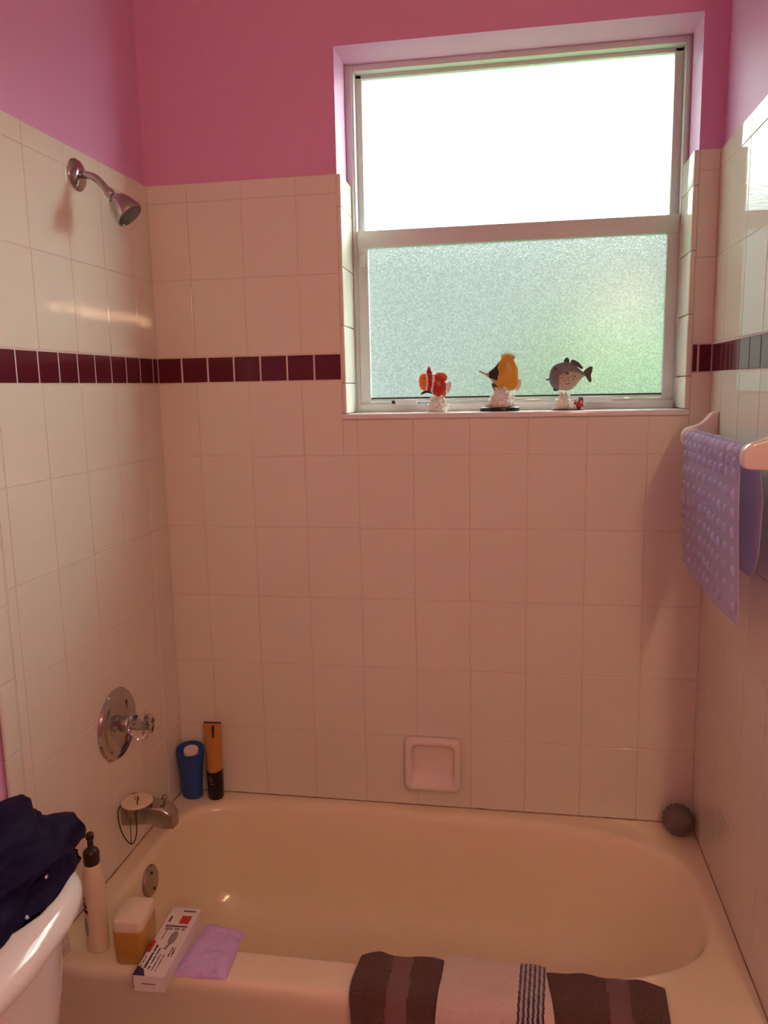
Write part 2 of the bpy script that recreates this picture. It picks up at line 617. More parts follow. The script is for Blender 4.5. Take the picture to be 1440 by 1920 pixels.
def basin_ring(x0, x1, y0, y1, el, er, z):
    cx, cy = x0 + (x1 - x0) * 0.45, (y0 + y1) / 2
    out = []
    for k in range(NS):
        a = 2 * PI * k / NS
        c, s = math.cos(a), math.sin(a)
        e = er if c > 0 else el
        ax = (x1 - cx) if c > 0 else (cx - x0)
        out.append((cx + ax * math.copysign(abs(c) ** (2 / e), c), cy + (y1 - y0) / 2 * math.copysign(abs(s) ** (2 / e), s), z))
    return out


def rect_ring(x0, x1, y0, y1, z, r=0.0):
    cx, cy = x0 + (x1 - x0) * 0.45, (y0 + y1) / 2
    out = []
    for k in range(NS):
        a = 2 * PI * k / NS
        c, s = math.cos(a), math.sin(a)
        ax = (x1 - cx) if c > 0 else (cx - x0)
        by = (y1 - y0) / 2
        m = max(abs(c), abs(s))
        out.append((cx + ax * c / m, cy + by * s / m, z))
    return out


bm = bmesh.new()
rs = []
X0, X1, Y0, Y1 = 0.009, W - 0.009, -0.765, -0.009
rs.append(rect_ring(X0, X1, Y0 + 0.018, Y1, 0.02))
rs.append(rect_ring(X0, X1, Y0 + 0.018, Y1, 0.20))
rs.append(rect_ring(X0, X1, Y0 + 0.010, Y1, 0.340))
rs.append(rect_ring(X0, X1, Y0 + 0.001, Y1, 0.366))
rs.append(rect_ring(X0, X1, Y0, Y1, 0.384))
rs.append(rect_ring(X0, X1, Y0 + 0.003, Y1, 0.393))
rs.append(rect_ring(X0, X1, Y0 + 0.010, Y1, 0.3985))
rs.append(rect_ring(X0, X1, Y0 + 0.022, Y1, RZ))
bi = dict(x0=0.052, x1=1.482, y0=-0.676, y1=-0.036)


def br(ins, z, er=3.2, el=5.0, l=None, r=None):
    l = ins if l is None else l
    r = ins if r is None else r
    return basin_ring(bi['x0'] + l, bi['x1'] - r, bi['y0'] + ins, bi['y1'] - ins, el, er, z)


rs.append(br(-0.006, RZ + 0.0003))
rs.append(br(0.002, RZ - 0.0012))
rs.append(br(0.009, RZ - 0.006))
rs.append(br(0.015, RZ - 0.015))
rs.append(br(0.020, RZ - 0.030, l=0.017))
rs.append(br(0.030, 0.32, l=0.021, r=0.045))
rs.append(br(0.042, 0.24, l=0.030, r=0.090))
rs.append(br(0.056, 0.16, l=0.045, r=0.145))
rs.append(br(0.074, 0.11, l=0.065, r=0.19, er=2.9, el=4))
rs.append(br(0.105, 0.077, l=0.10, r=0.24, er=2.8, el=3.6))
rs.append(br(0.15, 0.062, l=0.15, r=0.31, er=2.6, el=3))
rs.append(br(0.23, 0.058, l=0.30, r=0.45, er=2.4, el=2.6))
rings(bm, rs, cap0=True, cap1=True)
obj('basin', bm, M_tub, tub, angle=60)
# overflow plate on the drain end wall
M = align((1, 0, 0.10), (0.0705, -0.385, 0.343))
bm = bmesh.new()
lathe(bm, [(0.040, 0), (0.041, 0.004), (0.037, 0.009), (0.020, 0.012), (0.0, 0.0125)][:-1] + [(0.002, 0.0125)], 40, M)
ovp = obj('overflow_plate', bm, M_nickel, tub, label='round chrome overflow plate')
bm = bmesh.new()
bm.free()
for s in (-1, 1):
    bm = bmesh.new()
    lathe(bm, [(0.0035, 0.009), (0.0035, 0.0135), (0.002, 0.0145)], 10, M @ Matrix.Translation((0.022 * s, 0, 0)))
    obj('screw', bm, M_dark, ovp)
bm = bmesh.new()
lathe(bm, [(0.036, 0.0), (0.036, 0.003), (0.028, 0.004), (0.004, 0.001)], 32, Matrix.Translation((0.32, -0.36, 0.0585)))
obj('drain', bm, M_chrome, tub)

# ---------------------------------------------------------------- shower arm and head
sh = thing('shower', 'chrome shower head on bent arm below the pink paint', 'shower', (TH, -0.37, 2.131))
bm = bmesh.new()
lathe(bm, [(0.036, 0), (0.0365, 0.003), (0.033, 0.008), (0.022, 0.014), (0.013, 0.016)], 36, align((1, 0, 0), (0, 0, 0)))
obj('flange', bm, M_chrome, sh)
bm = bmesh.new()
arm = spline([(0.004, 0, 0), (0.028, 0, -0.002), (0.047, 0, -0.009), (0.063, 0, -0.024), (0.079, 0, -0.043)], 6)
tube(bm, arm, 0.0085, 16)
obj('shower_arm', bm, M_chrome, sh)
hd = Vector((0.62, 0.02, -0.70)).normalized()
Mh = align(hd, (0.076, 0, -0.040))
bm = bmesh.new()
lathe(bm, [(0.010, 0), (0.0115, 0.002), (0.0115, 0.012), (0.010, 0.014), (0.010, 0.017), (0.014, 0.020), (0.0225, 0.030),
           (0.029, 0.044), (0.0335, 0.062), (0.0355, 0.074), (0.0345, 0.077), (0.031, 0.077), (0.030, 0.073), (0.004, 0.072)], 36, Mh)
head = obj('head_bell', bm, M_chrome, sh)
bm = bmesh.new()
lathe(bm, [(0.0305, 0.0725), (0.0305, 0.0755), (0.026, 0.0768), (0.002, 0.0768)], 32, Mh)
obj('spray_face', bm, M_spray, head)

# ---------------------------------------------------------------- valve with acrylic knob
va = thing('shower_valve', 'round chrome shower valve plate with clear faceted knob', 'faucet', (TH, -0.379, 0.779))
Mx = align((1, 0, 0), (0, 0, 0))
bm = bmesh.new()
lathe(bm, [(0.0925, 0), (0.0935, 0.003), (0.090, 0.008), (0.080, 0.0095), (0.076, 0.013), (0.066, 0.0175), (0.030, 0.022), (0.024, 0.023), (0.002, 0.023)], 56, Mx)
esc = obj('escutcheon', bm, M_chrome, va)
bm = bmesh.new()
lathe(bm, [(0.022, 0.022), (0.021, 0.030), (0.020, 0.038), (0.0185, 0.0395)], 32, Mx)
obj('stem', bm, M_chrome, va)
bm = bmesh.new()
bx(bm, 0.0185, 0.0208, 0.012, 0.016, 0.032, 0.060, 0.0008, M=Matrix.Rotation(math.radians(-12), 4, 'X'))
obj('slot', bm, M_dark, esc)
bm = bmesh.new()
n = 16
prof = [(0.016, 0.040), (0.027, 0.045), (0.035, 0.055), (0.037, 0.070), (0.034, 0.086), (0.024, 0.096), (0.013, 0.094), (0.007, 0.088)]
rs = []
for r, z in prof:
    rs.append([Mx @ Vector((r * (1.0 if k % 2 else 0.86) * math.cos(2 * PI * k / n), r * (1.0 if k % 2 else 0.86) * math.sin(2 * PI * k / n), z)) for k in range(n)])
rings(bm, rs)
kn = obj('knob', bm, M_acrylic, va, smooth=False, label='clear faceted acrylic knob')
bm = bmesh.new()
lathe(bm, [(0.007, 0.0415), (0.007, 0.080), (0.010, 0.081), (0.010, 0.084), (0.002, 0.085)], 16, Mx)
obj('screw_insert', bm, M_chrome, kn)

# ---------------------------------------------------------------- tub spout and stopper
sp = thing('tub_spout', 'worn chrome tub spout with diverter pin', 'faucet', (TH, -0.355, 0.520))


def sq(cx, cy, cz, hy, hz, n=24, e=4.0, axis='x', tilt=0.0):
    out = []
    for k in range(n):
        a = 2 * PI * k / n
        c, s = math.cos(a), math.sin(a)
        y = hy * math.copysign(abs(c) ** (2 / e), c)
        z = hz * math.copysign(abs(s) ** (2 / e), s)
        out.append((cx + tilt * z, cy + y, cz + z))
    return out


bm = bmesh.new()
sec = [(0.0, 0.0, 0.036, 0.028), (0.003, 0.0, 0.040, 0.032), (0.014, 0.0, 0.040, 0.032), (0.045, 0.0, 0.035, 0.029),
       (0.078, -0.001, 0.030, 0.026), (0.086, -0.001, 0.029, 0.026), (0.089, -0.006, 0.028, 0.031), (0.108, -0.009, 0.026, 0.031),
       (0.124, -0.014, 0.024, 0.026), (0.134, -0.019, 0.021, 0.021), (0.137, -0.022, 0.014, 0.015)]
rings(bm, [sq(x, 0, z + 0.008, hy, hz, e=5.0) for x, z, hy, hz in sec])
spb = obj('spout_body', bm, M_nickel, sp)
bm = bmesh.new()
lathe(bm, [(0.004, 0.028), (0.004, 0.043), (0.008, 0.045), (0.0085, 0.050), (0.006, 0.054), (0.002, 0.055)], 16, Matrix.Translation((0.108, 0, 0)))
obj('diverter_pin', bm, M_nickel, sp)
bm = bmesh.new()
Ms = Matrix.Translation((TH + 0.022, -0.360, 0.5605))
st = thing('drain_stopper', 'flat cream rubber drain stopper lying on the tub spout', 'stopper', (0.050, -0.380, 0.5620))
bm = bmesh.new()
Mt = Matrix.Diagonal((1.06, 1.06, 1, 1))
lathe(bm, [(0.036, 0), (0.038, 0.002), (0.038, 0.005), (0.036, 0.007), (0.010, 0.0075), (0.002, 0.0075)], 40, Mt)
obj('stopper_disc', bm, M_lidcream, st)
bm = bmesh.new()
ring = [(0.006 * math.cos(a) + 0.0, 0.0, 0.013 + 0.007 * math.sin(a)) for a in [2 * PI * k / 16 for k in range(17)]]
tube(bm, ring, 0.0012, 6)
obj('pull_ring', bm, M_chrome, st)
bm = bmesh.new()
ch = spline([(0.004, -0.002, 0.018), (0.012, -0.022, 0.006), (0.016, -0.040, -0.010), (0.017, -0.042, -0.05), (0.008, -0.040, -0.083), (-0.004, -0.038, -0.094),
             (-0.018, -0.038, -0.083), (-0.031, -0.039, -0.05), (-0.036, -0.034, -0.008), (-0.034, -0.012, 0.004)], 6)
tube(bm, ch, 0.0015, 6)
tube(bm, [(-0.004, -0.038, -0.094), (-0.006, -0.032, -0.06), (-0.006, -0.030, -0.03)], 0.0010, 6)
lathe(bm, [(0.0005, -0.003), (0.0022, 0), (0.0005, 0.003)], 8, Matrix.Translation((-0.004, -0.038, -0.094)))
obj('bead_chain', bm, M_dark, st)

# ---------------------------------------------------------------- soap dish
bm = bmesh.new()


def rrect(x0, x1, z0, z1, r, y, n=6, bow=0.0):
    out = []
    for cx, cz, a0 in ((x1 - r, z0 + r, -PI / 2), (x1 - r, z1 - r, 0), (x0 + r, z1 - r, PI / 2), (x0 + r, z0 + r, PI)):
        for k in range(n + 1):
            a = a0 + PI / 2 * k / n
            out.append((cx + r * math.cos(a), y, cz + r * math.sin(a)))
    return out


dx0, dx1, dz0, dz1 = -0.082, 0.082, -0.078, 0.078
rs = []
for ins, y, zs_ in ((0.004, -0.000, 0), (0.0, -0.004, 0), (0.0, -0.020, 0), (0.004, -0.027, 0), (0.012, -0.030, 0), (0.018, -0.027, 0)):
    rs.append(rrect(dx0 + ins, dx1 - ins, dz0 + ins, dz1 - ins, 0.020, y - (0.0)))
rs.append(rrect(dx0 + 0.020, dx1 - 0.020, dz0 + 0.026, dz1 - 0.020, 0.018, -0.018))
rs.append(rrect(dx0 + 0.026, dx1 - 0.026, dz0 + 0.044, dz1 - 0.028, 0.015, -0.006))
for r_ in rs[1:]:
    for i, (x, y, z) in enumerate(r_):
        k = (dz1 - z) / (dz1 - dz0)
        if y < -0.015:
            y -= 0.018 * max(0, k - 0.35)
        r_[i] = (x, y, z)
rings(bm, rs, cap0=True, cap1=True)
o = obj('soap_dish', bm, M_ceramic, angle=50)
o.location = (0.792, -TH, 0.542)
tag(o, 'cream ceramic soap dish set in the tiled wall', 'soap dish')

# ---------------------------------------------------------------- bottles at the back corner
bl = thing('shampoo_bottle', 'blue tapered bottle with oval pale cap in tub corner', 'bottle', (0.0545, -0.049, RZ))
bl.scale = (0.95, 0.95, 0.90)
bm = bmesh.new()
rs = []
n = 40
for f, z in ((0.80, 0), (0.90, 0.003), (0.93, 0.010), (0.96, 0.05), (1.03, 0.09), (1.14, 0.13), (1.24, 0.155), (1.27, 0.166), (1.24, 0.173), (1.16, 0.172), (1.08, 0.165), (0.6, 0.160)):
    tl = 0.0 if z < 0.12 else (z - 0.12) / 0.055
    rs.append([(0.0365 * f * math.cos(2 * PI * k / n), 0.026 * f * math.sin(2 * PI * k / n), z + 0.013 * tl * math.sin(2 * PI * k / n)) for k in range(n)])
rings(bm, rs)
obj('bottle_body', bm, M_blue, bl)
bm = bmesh.new()
rs = []
for f, z in ((0.7, 0.150), (0.72, 0.164), (0.69, 0.1665), (0.1, 0.1665)):
    rs.append([(0.034 * f * math.cos(2 * PI * k / 32) + 0.004, 0.026 * f * math.sin(2 * PI * k / 32) - 0.003, z + 0.005 + 0.42 * 0.026 * f * math.sin(2 * PI * k / 32)) for k in range(32)])
rings(bm, rs)
obj('cap', bm, M_label, bl, label='pale oval cap with faint print')

tb = thing('lotion_tube', 'copper flat topped tube standing on black cap', 'tube', (0.1275, -0.043, RZ), 0.05)
bm = bmesh.new()
lathe(bm, [(0.0215, 0), (0.0235, 0.003), (0.0240, 0.05), (0.0245, 0.088), (0.0245, 0.092), (0.002, 0.092)], 36)
cp = obj('cap', bm, M_black, tb, label='tall black cap')
bm = bmesh.new()
rs = []
n = 36
for k in range(13):
    t = k / 12
    hx = 0.0238 + 0.0035 * t
    hy = 0.0238 * (1 - t) ** 0.8 + 0.0012
    z = 0.090 + 0.150 * t
    rs.append([(hx * math.cos(2 * PI * i / n), hy * math.sin(2 * PI * i / n), z) for i in range(n)])
rings(bm, rs)
obj('tube_body', bm, M_gold, tb)
bm = bmesh.new()
bx(bm, 0.001, 0.0065, -0.0105, -0.003, 0.196, 0.233, 0.0005)
bx(bm, -0.0265, 0.0265, -0.0022, 0.0022, 0.2385, 0.2415, 0.0005)
obj('seam_mark', bm, M_brownpump, tb)
bm = bmesh.new()
for (xa, xb, z, h) in ((-0.017, -0.004, 0.073, 0.003), (-0.017, -0.001, 0.067, 0.002), (-0.013, -0.003, 0.061, 0.0012), (-0.010, 0.002, 0.053, 0.001)):
    for i in range(6):
        a = xa + (xb - xa) * i / 6
        b = a + (xb - xa) / 6 * 0.8
        yy = -math.sqrt(max(0, 0.02425 ** 2 - max(abs(a), abs(b)) ** 2)) - 0.0002
        bx(bm, a, b, yy, yy + 0.002, z, z + h)
obj('print', bm, M_print, cp, smooth=False)

# ribbed grey ball at the right corner
bm = bmesh.new()
t = bmesh.new()
bmesh.ops.create_uvsphere(t, u_segments=96, v_segments=40, radius=1)
for v in t.verts:
    a = math.atan2(v.co.y, v.co.x)
    k = 1 + 0.035 * math.cos(16 * a + 2.5 * v.co.z) * (1 - v.co.z ** 2) ** 0.5
    v.co = Vector((v.co.x * k * 0.042, v.co.y * k * 0.042, v.co.z * 0.033))
merge(bm, t, 0, Matrix.Rotation(math.radians(58), 4, 'X') @ Matrix.Rotation(math.radians(-24), 4, 'Y'))
zmin = min(v.co.z for v in bm.verts)
o = obj('bath_pouf', bm, M_stone, angle=80)
o.location = (1.470, -0.062, RZ - zmin)
tag(o, 'round grey ribbed bath scrubber in the right tub corner', 'scrubber')

# ---------------------------------------------------------------- items on the front left ledge
pb = thing('pump_bottle', 'slim cream pump bottle with dark brown pump beside toilet tank', 'bottle', (0.1115, -0.706, RZ), -0.5)
bm = bmesh.new()
lathe(bm, [(0.022, 0), (0.0265, 0.004), (0.027, 0.02), (0.027, 0.135), (0.0262, 0.165), (0.024, 0.185), (0.020, 0.200), (0.014, 0.209), (0.012, 0.212)], 40, sx=1.0, sy=0.86)
pbb = obj('bottle_body', bm, M_cream_pl, pb)
bm = bmesh.new()
lathe(bm, [(0.0165, 0.205), (0.0175, 0.208), (0.0175, 0.232), (0.014, 0.238), (0.008, 0.241), (0.0065, 0.245), (0.0065, 0.262), (0.009, 0.264), (0.009, 0.274), (0.006, 0.277), (0.002, 0.277)], 24)
tube(bm, [(0, 0, 0.270), (-0.010, -0.006, 0.270), (-0.016, -0.009, 0.266)], 0.0045, 10)
obj('pump', bm, M_brownpump, pb)
bm = bmesh.new()
random.seed(3)
for i, (z, wd, h) in enumerate(((0.128, 0.010, 0.004), (0.118, 0.012, 0.003), (0.108, 0.016, 0.007), (0.096, 0.020, 0.008), (0.078, 0.008, 0.002), (0.072, 0.014, 0.002), (0.066, 0.012, 0.002), (0.060, 0.016, 0.002), (0.054, 0.013, 0.002), (0.048, 0.015, 0.002), (0.042, 0.012, 0.002))):
    a0 = math.radians(263)
    m = int(wd / 0.002)
    for j in range(m):
        a = a0 + (j - m / 2) * 0.0022 / 0.027
        p = Vector((0.0272 * math.cos(a), 0.0272 * 0.86 * math.sin(a), z))
        bx(bm, -0.0009, 0.0009, -0.0003, 0.0006, 0, h, M=Matrix.Translation(p) @ Matrix.Rotation(a + PI / 2, 4, 'Z'))
obj('print', bm, M_ink, pbb, smooth=False)

am = thing('soap_bottle', 'squat amber soap bottle with flat cream lid', 'bottle', (0.203, -0.708, RZ), 0.10)
am.scale = (0.88, 1.0, 1.08)


def bowbox(hx, hy, z, r, bow=0.010, n=6):
    out = []
    for cx, cy, a0 in ((hx - r, -hy + r, -PI / 2), (hx - r, hy - r, 0), (-hx + r, hy - r, PI / 2), (-hx + r, -hy + r, PI)):
        for k in range(n + 1):
            a = a0 + PI / 2 * k / n
            out.append((cx + r * math.cos(a), cy + r * math.sin(a), z))
    return [(x * (1 + bow / hx * (1 - (y / hy) ** 2)), y, z) for x, y, z in out]


bm = bmesh.new()
rings(bm, [bowbox(0.027, 0.040, 0, 0.008), bowbox(0.031, 0.043, 0.004, 0.009), bowbox(0.034, 0.045, 0.04, 0.010), bowbox(0.035, 0.046, 0.072, 0.010), bowbox(0.033, 0.044, 0.074, 0.010)])
obj('bottle_body', bm, M_amber, am)
bm = bmesh.new()
rings(bm, [bowbox(0.034, 0.045, 0.0742, 0.009), bowbox(0.0345, 0.0455, 0.076, 0.009), bowbox(0.0335, 0.0445, 0.092, 0.009), bowbox(0.0325, 0.0435, 0.0945, 0.008), bowbox(0.031, 0.042, 0.0955, 0.007)])
obj('lid', bm, M_lidcream, am, label='flat cream lid')

# carton
cb = thing('brush_head_carton', 'long white printed carton with red square lying on tub ledge', 'box', (0.282, -0.7055, RZ), math.radians(2))
bm = bmesh.new()
bx(bm, -0.034, 0.034, -0.110, 0.106, 0.0, 0.037, 0.0008)
ca = obj('carton', bm, M_card, cb, smooth=False)
zt = 0.0373


def patch(bm, pts, z=zt, h=0.0003):
    a = [bm.verts.new((x, y, z - 0.001)) for x, y in pts]
    b = [bm.verts.new((x, y, z + h)) for x, y in pts]
    n = len(a)
    bm.faces.new(b)
    for i in range(n):
        bm.faces.new((a[i], a[(i + 1) % n], b[(i + 1) % n], b[i]))


def rect(bm, x0, x1, y0, y1, z=zt, h=0.0003):
    patch(bm, [(x0, y0), (x1, y0), (x1, y1), (x0, y1)], z, h)


bm = bmesh.new()
patch(bm, [(-0.034, -0.110), (-0.008, -0.110), (-0.018, -0.092), (-0.034, -0.084)])
bx(bm, -0.0343, -0.033, -0.110, -0.084, 0.005, 0.0373)
obj('navy_corner', bm, M_navy, ca, smooth=False)
bm = bmesh.new()
rect(bm, 0.000, 0.022, 0.052, 0.078)
obj('red_square', bm, M_red, ca, smooth=False)
bm = bmesh.new()
patch(bm, [(-0.034, -0.040), (-0.030, -0.046), (-0.026, -0.040), (-0.026, -0.010), (-0.034, -0.004)])
obj('red_stripe', bm, M_red, ca, smooth=False)
random.seed(11)


def textline(x0, x1, y0, h, vert=True):
    """a run of letter-like strokes along +y"""
    y = x0
    while y < x1:
        d = random.uniform(0.0018, 0.0035)
        if random.random() < 0.86:
            rect(bm, y0, y0 + h * random.choice((0.7, 1, 0.75)), y, y + d * 0.72)
        y += d


for a_ in ((-0.088, -0.020, -0.020, 0.0050), (-0.092, -0.030, -0.010, 0.0032), (-0.095, -0.055, -0.029, 0.0022), (-0.095, -0.048, -0.001, 0.0022),
           (-0.095, -0.050, 0.007, 0.0022), (-0.052, -0.022, 0.017, 0.0030), (-0.052, -0.018, 0.023, 0.0030), (0.000, 0.030, -0.018, 0.0016)):
    bm = bmesh.new()
    textline(*a_)
    obj('lettering', bm, M_ink, ca, smooth=False)
bm = bmesh.new()
rect(bm, -0.026, -0.022, 0.055, 0.074)
obj('logo_mark', bm, M_ink, ca, smooth=False)
bm = bmesh.new()
for i in range(14):
    x = -0.026 + i * 0.0036
    rect(bm, x, x + 0.0027, 0.040, 0.0445)
obj('lettering', bm, M_ink, ca, smooth=False)
bm = bmesh.new()
for i in range(9):
    x = -0.004 + i * 0.0032
    rect(bm, x, x + 0.0022, 0.092, 0.0965)
obj('lettering', bm, M_ink, ca, smooth=False)
bm = bmesh.new()
for i in range(9):
    bx(bm, -0.016 + i * 0.0034, -0.0135 + i * 0.0034, -0.1104, -0.1095, 0.017, 0.0195)
obj('lettering', bm, M_ink, ca, smooth=False)
bm = bmesh.new()
pts = [(0.006 + 0.0085 * math.cos(a) * (1 if math.sin(a) > 0 else 1), 0.005 + 0.022 * math.sin(a)) for a in [2 * PI * k / 24 for k in range(24)]]
patch(bm, pts)
patch(bm, [(-0.002, -0.030), (0.004, -0.032), (0.008, -0.014), (0.003, -0.014)])
rect(bm, -0.024, -0.006, 0.030, 0.037)
rect(bm, -0.002, 0.010, 0.030, 0.037)
rect(bm, 0.014, 0.022, 0.030, 0.037)
obj('brush_picture', bm, M_greyprint, ca, smooth=False)
bm = bmesh.new()
textline(-0.024, -0.014, -0.002, 0.006)
obj('numeral', bm, M_card, ca, smooth=False)

# lilac packet
bm = bmesh.new()
NXp, NYp = 40, 44


def packet(u, v):
    # corners bl, br, tr, tl
    P = [Vector((0.317, -0.768)), Vector((0.432, -0.762)), Vector((0.424, -0.622)), Vector((0.323, -0.606))]
    a = P[0].lerp(P[1], u)
    b = P[3].lerp(P[2], u)
    return a.lerp(b, v)


for side in (0, 1):
    g = []
    for j in range(NYp + 1):
        row = []
        for i in range(NXp + 1):
            u, v = i / NXp, j / NYp
            p = packet(u, v)
            e = min(1, 6 * min(u, 1 - u)) ** 0.5 * min(1, 7 * min(v, 1 - v)) ** 0.5
            wob = 0.003 * noise.noise(Vector((u * 4, v * 5, side))) + 0.0015 * noise.noise(Vector((u * 13, v * 9, 5)))
            top = 0.0035 + (0.013 + wob * 1.6) * e
            if v > 0.84:
                top += 0.004 * max(0, math.sin((v - 0.84) / 0.16 * PI)) ** 0.5 * min(1, 8 * min(u, 1 - u))
            if 0.81 < v < 0.86:
                top -= 0.003
            if v < 0.1:
                top -= 0.002 * math.sin(u * 20)
            z = RZ + (top if side else 0.0012)
            q = Vector((p.x + 0.002 * noise.noise(Vector((v * 8, 3, 1))), p.y + 0.003 * noise.noise(Vector((u * 6, 1, 7))), max(z, RZ + 0.0015 if side else z)))
            row.append(bm.verts.new(q))
        g.append(row)
    for j in range(NYp):
        for i in range(NXp):
            bm.faces.new((g[j][i], g[j][i + 1], g[j + 1][i + 1], g[j + 1][i]))
    if side == 0:
        g0 = g
rim = lambda g: [g[0][i] for i in range(NXp)] + [g[j][NXp] for j in range(NYp)] + [g[NYp][i] for i in range(NXp, 0, -1)] + [g[j][0] for j in range(NYp, 0, -1)]
ra, rb = rim(g0), rim(g)
for i in range(len(ra)):
    bm.faces.new((ra[i], ra[(i + 1) % len(ra)], rb[(i + 1) % len(ra)], rb[i]))
tag(obj('wrapped_pad', bm, M_lilac, angle=70), 'soft lilac plastic wrapped packet beside the white carton', 'packet')

# crumpled clear wrapper between tank and pump bottle
bm = bmesh.new()
rs = []
for j in range(16):
    z = RZ + 0.001 + 0.088 * j / 15
    f = 1 - 0.35 * (j / 15) ** 2
    rs.append([(0.036 + (0.022 * f + 0.006 * noise.noise(Vector((k * 0.9, j * 0.5, 2)))) * math.cos(2 * PI * k / 28),
                -0.736 + (0.016 * f + 0.005 * noise.noise(Vector((k * 1.3, j * 0.6, 8)))) * math.sin(2 * PI * k / 28), z) for k in range(28)])
rings(bm, rs)
tag(obj('plastic_wrapper', bm, M_clearwrap, angle=20), 'crumpled clear plastic wrapper between tank and pump bottle', 'wrapper')

# ---------------------------------------------------------------- fish figurines
U_ = 0.00039


def fish_body(stations, matfn, thick=1.0, n=28, sub=6):
    """stations: (cx, top, bottom, halfthick) in crop pixels; returns bmesh"""
    # smooth resample
    xs = [s[0] for s in stations]
    m = (len(stations) - 1) * sub
    sp_ = spline([(s[0], s[1], s[2]) for s in stations], sub)
    th = spline([(s[0], s[3], 0) for s in stations], sub)
    rs = []
    for a, b in zip(sp_, th):
        zc, hz = (a.y + a.z) / 2, max(0.6, abs(a.y - a.z) / 2)
        hy = max(0.6, b.y)
        rs.append([(a.x * U_, hy * U_ * math.copysign(abs(math.cos(2 * PI * k / n)) ** 0.9, math.cos(2 * PI * k / n)), (zc + hz * math.sin(2 * PI * k / n)) * U_) for k in range(n)])
    bm = bmesh.new()
    rings(bm, rs)
    for f in bm.faces:
        c = f.calc_center_median() / U_
        f.material_index = matfn(c.x, c.z)
    return bm


def fin(bm, pts, t=4, mi=0, y=0):
    plate(bm, [(x * U_, z * U_) for x, z in pts], (y - t / 2) * U_, (y + t / 2) * U_, bev=1.0 * U_, mi=mi, seg=1)


def fins(parent, mats, specs, name='fin'):
    for pts_, t_, mi_, y_ in specs:
        b_ = bmesh.new()
        fin(b_, pts_, t_, 0, y_)
        obj(name, b_, mats[mi_], parent)


def coral(cx, w_, h, d, seedv, nb=46):
    rnd = random.Random(seedv)
    bm = bmesh.new()
    t = bmesh.new()
    bmesh.ops.create_icosphere(t, subdivisions=4, radius=1)
    for v in t.verts:
        k = 1 + 0.22 * noise.noise(v.co * 3.1 + Vector((seedv, 0, 0)))
        v.co = Vector((cx + v.co.x * w_ * 0.36 * k * (1.15 - 0.5 * max(0, v.co.z)), v.co.y * d * 0.36 * k, max(0, v.co.z) * (h - 20) * k + 1)) * U_
    merge(bm, t)
    for i in range(nb):
        a = rnd.uniform(0, 2 * PI)
        zz = rnd.random()
        rr = (0.75 + 0.35 * rnd.random()) * (1 - 0.6 * zz ** 1.5)
        p = Vector(((cx + math.cos(a) * rr * w_ / 2) * U_, math.sin(a) * rr * d / 2 * U_, (8 + zz * (h - 16)) * U_))
        c0 = Vector((cx * U_, 0, p.z * 0.6))
        r0 = rnd.uniform(6, 10) * U_
        b = c0.lerp(p, 0.55)
        tube(bm, [b, b.lerp(p, 0.5) + Vector((0, 0, 3 * U_)), p, p + (p - b).normalized() * 4 * U_], r0, 8, rr=[r0, r0 * 1.05, r0, r0 * 0.45])
    for v in bm.verts:
        v.co.z = max(0.0003, v.co.z)
    return bm


SILL = 1.5557
# clownfish: crop origin x=225, base y=515
cf = thing('fish_figurine', 'orange and white clownfish figurine on white coral, left end of sill trio', 'figurine', (0.806, 0.050, SILL), 0.0, 'fish figurines on the window sill')
st_ = [(95 - 225, 226, 204, 4), (102 - 225, 255, 178, 14), (122 - 225, 274, 158, 24), (150 - 225, 276, 146, 30), (180 - 225, 276, 132, 34), (215 - 225, 270, 116, 36),
       (250 - 225, 256, 112, 32), (275 - 225, 236, 130, 22), (290 - 225, 212, 152, 10)]


def cfm(x, z):
    x += 225
    b1 = 146 + 12 * math.cos((z - 215) / 45) - 4
    b2 = 197 + 7 * math.sin((z - 190) / 30)
    if x < b1:
        return 1
    if x < b1 + 11:
        return 2
    if b2 - 8 < x < b2 + 8:
        return 2
    return 0


bm = fish_body(st_, cfm, n=48, sub=12)
cfb = obj('body', bm, [M_redgl, M_orange, M_fwhite], cf, angle=80)
q_ = lambda L, ox, oy: [(x - ox, oy - y) for x, y in L]
fins(cf, [M_redgl, M_orange, M_fwhite, M_fdark], [
    (q_(((146, 250), (155, 218), (168, 188), (178, 205), (186, 228), (198, 242), (190, 262), (160, 265)), 225, 515), 9, 0, 0),
    (q_(((210, 256), (222, 242), (240, 237), (262, 238), (285, 246), (298, 262), (298, 282), (288, 298), (262, 290), (235, 270)), 225, 515), 10, 1, 0),
    (q_(((210, 372), (215, 392), (230, 406), (252, 413), (272, 410), (288, 400), (293, 372), (262, 362), (232, 360)), 225, 515), 10, 1, 0),
    (q_(((110, 385), (122, 370), (145, 362), (170, 366), (190, 376), (196, 386), (172, 380), (150, 378), (130, 386), (116, 390)), 225, 515), 6, 3, -26),
    (q_(((172, 290), (186, 284), (196, 300), (194, 330), (184, 350), (170, 345), (166, 315)), 225, 515), 5, 0, -35)])
bm = bmesh.new()
fin(bm, q_(((280, 320), (300, 308), (322, 300), (332, 318), (325, 350), (308, 385), (298, 372), (284, 345)), 225, 515), 7, 0)
obj('tail', bm, M_fwhite, cf, label='white tail fin')
for s in (-1, 1):
    bm = bmesh.new()
    bmesh.ops.create_icosphere(bm, subdivisions=2, radius=6.5 * U_)
    bmesh.ops.translate(bm, vec=((137 - 225) * U_, s * 24 * U_, (515 - 275) * U_), verts=bm.verts)
    obj('eye', bm, M_fdark, cf)
bm = coral(0, 180, 128, 110, 5, 80)
obj('coral_base', bm, M_coral, cf, label='white coral base')

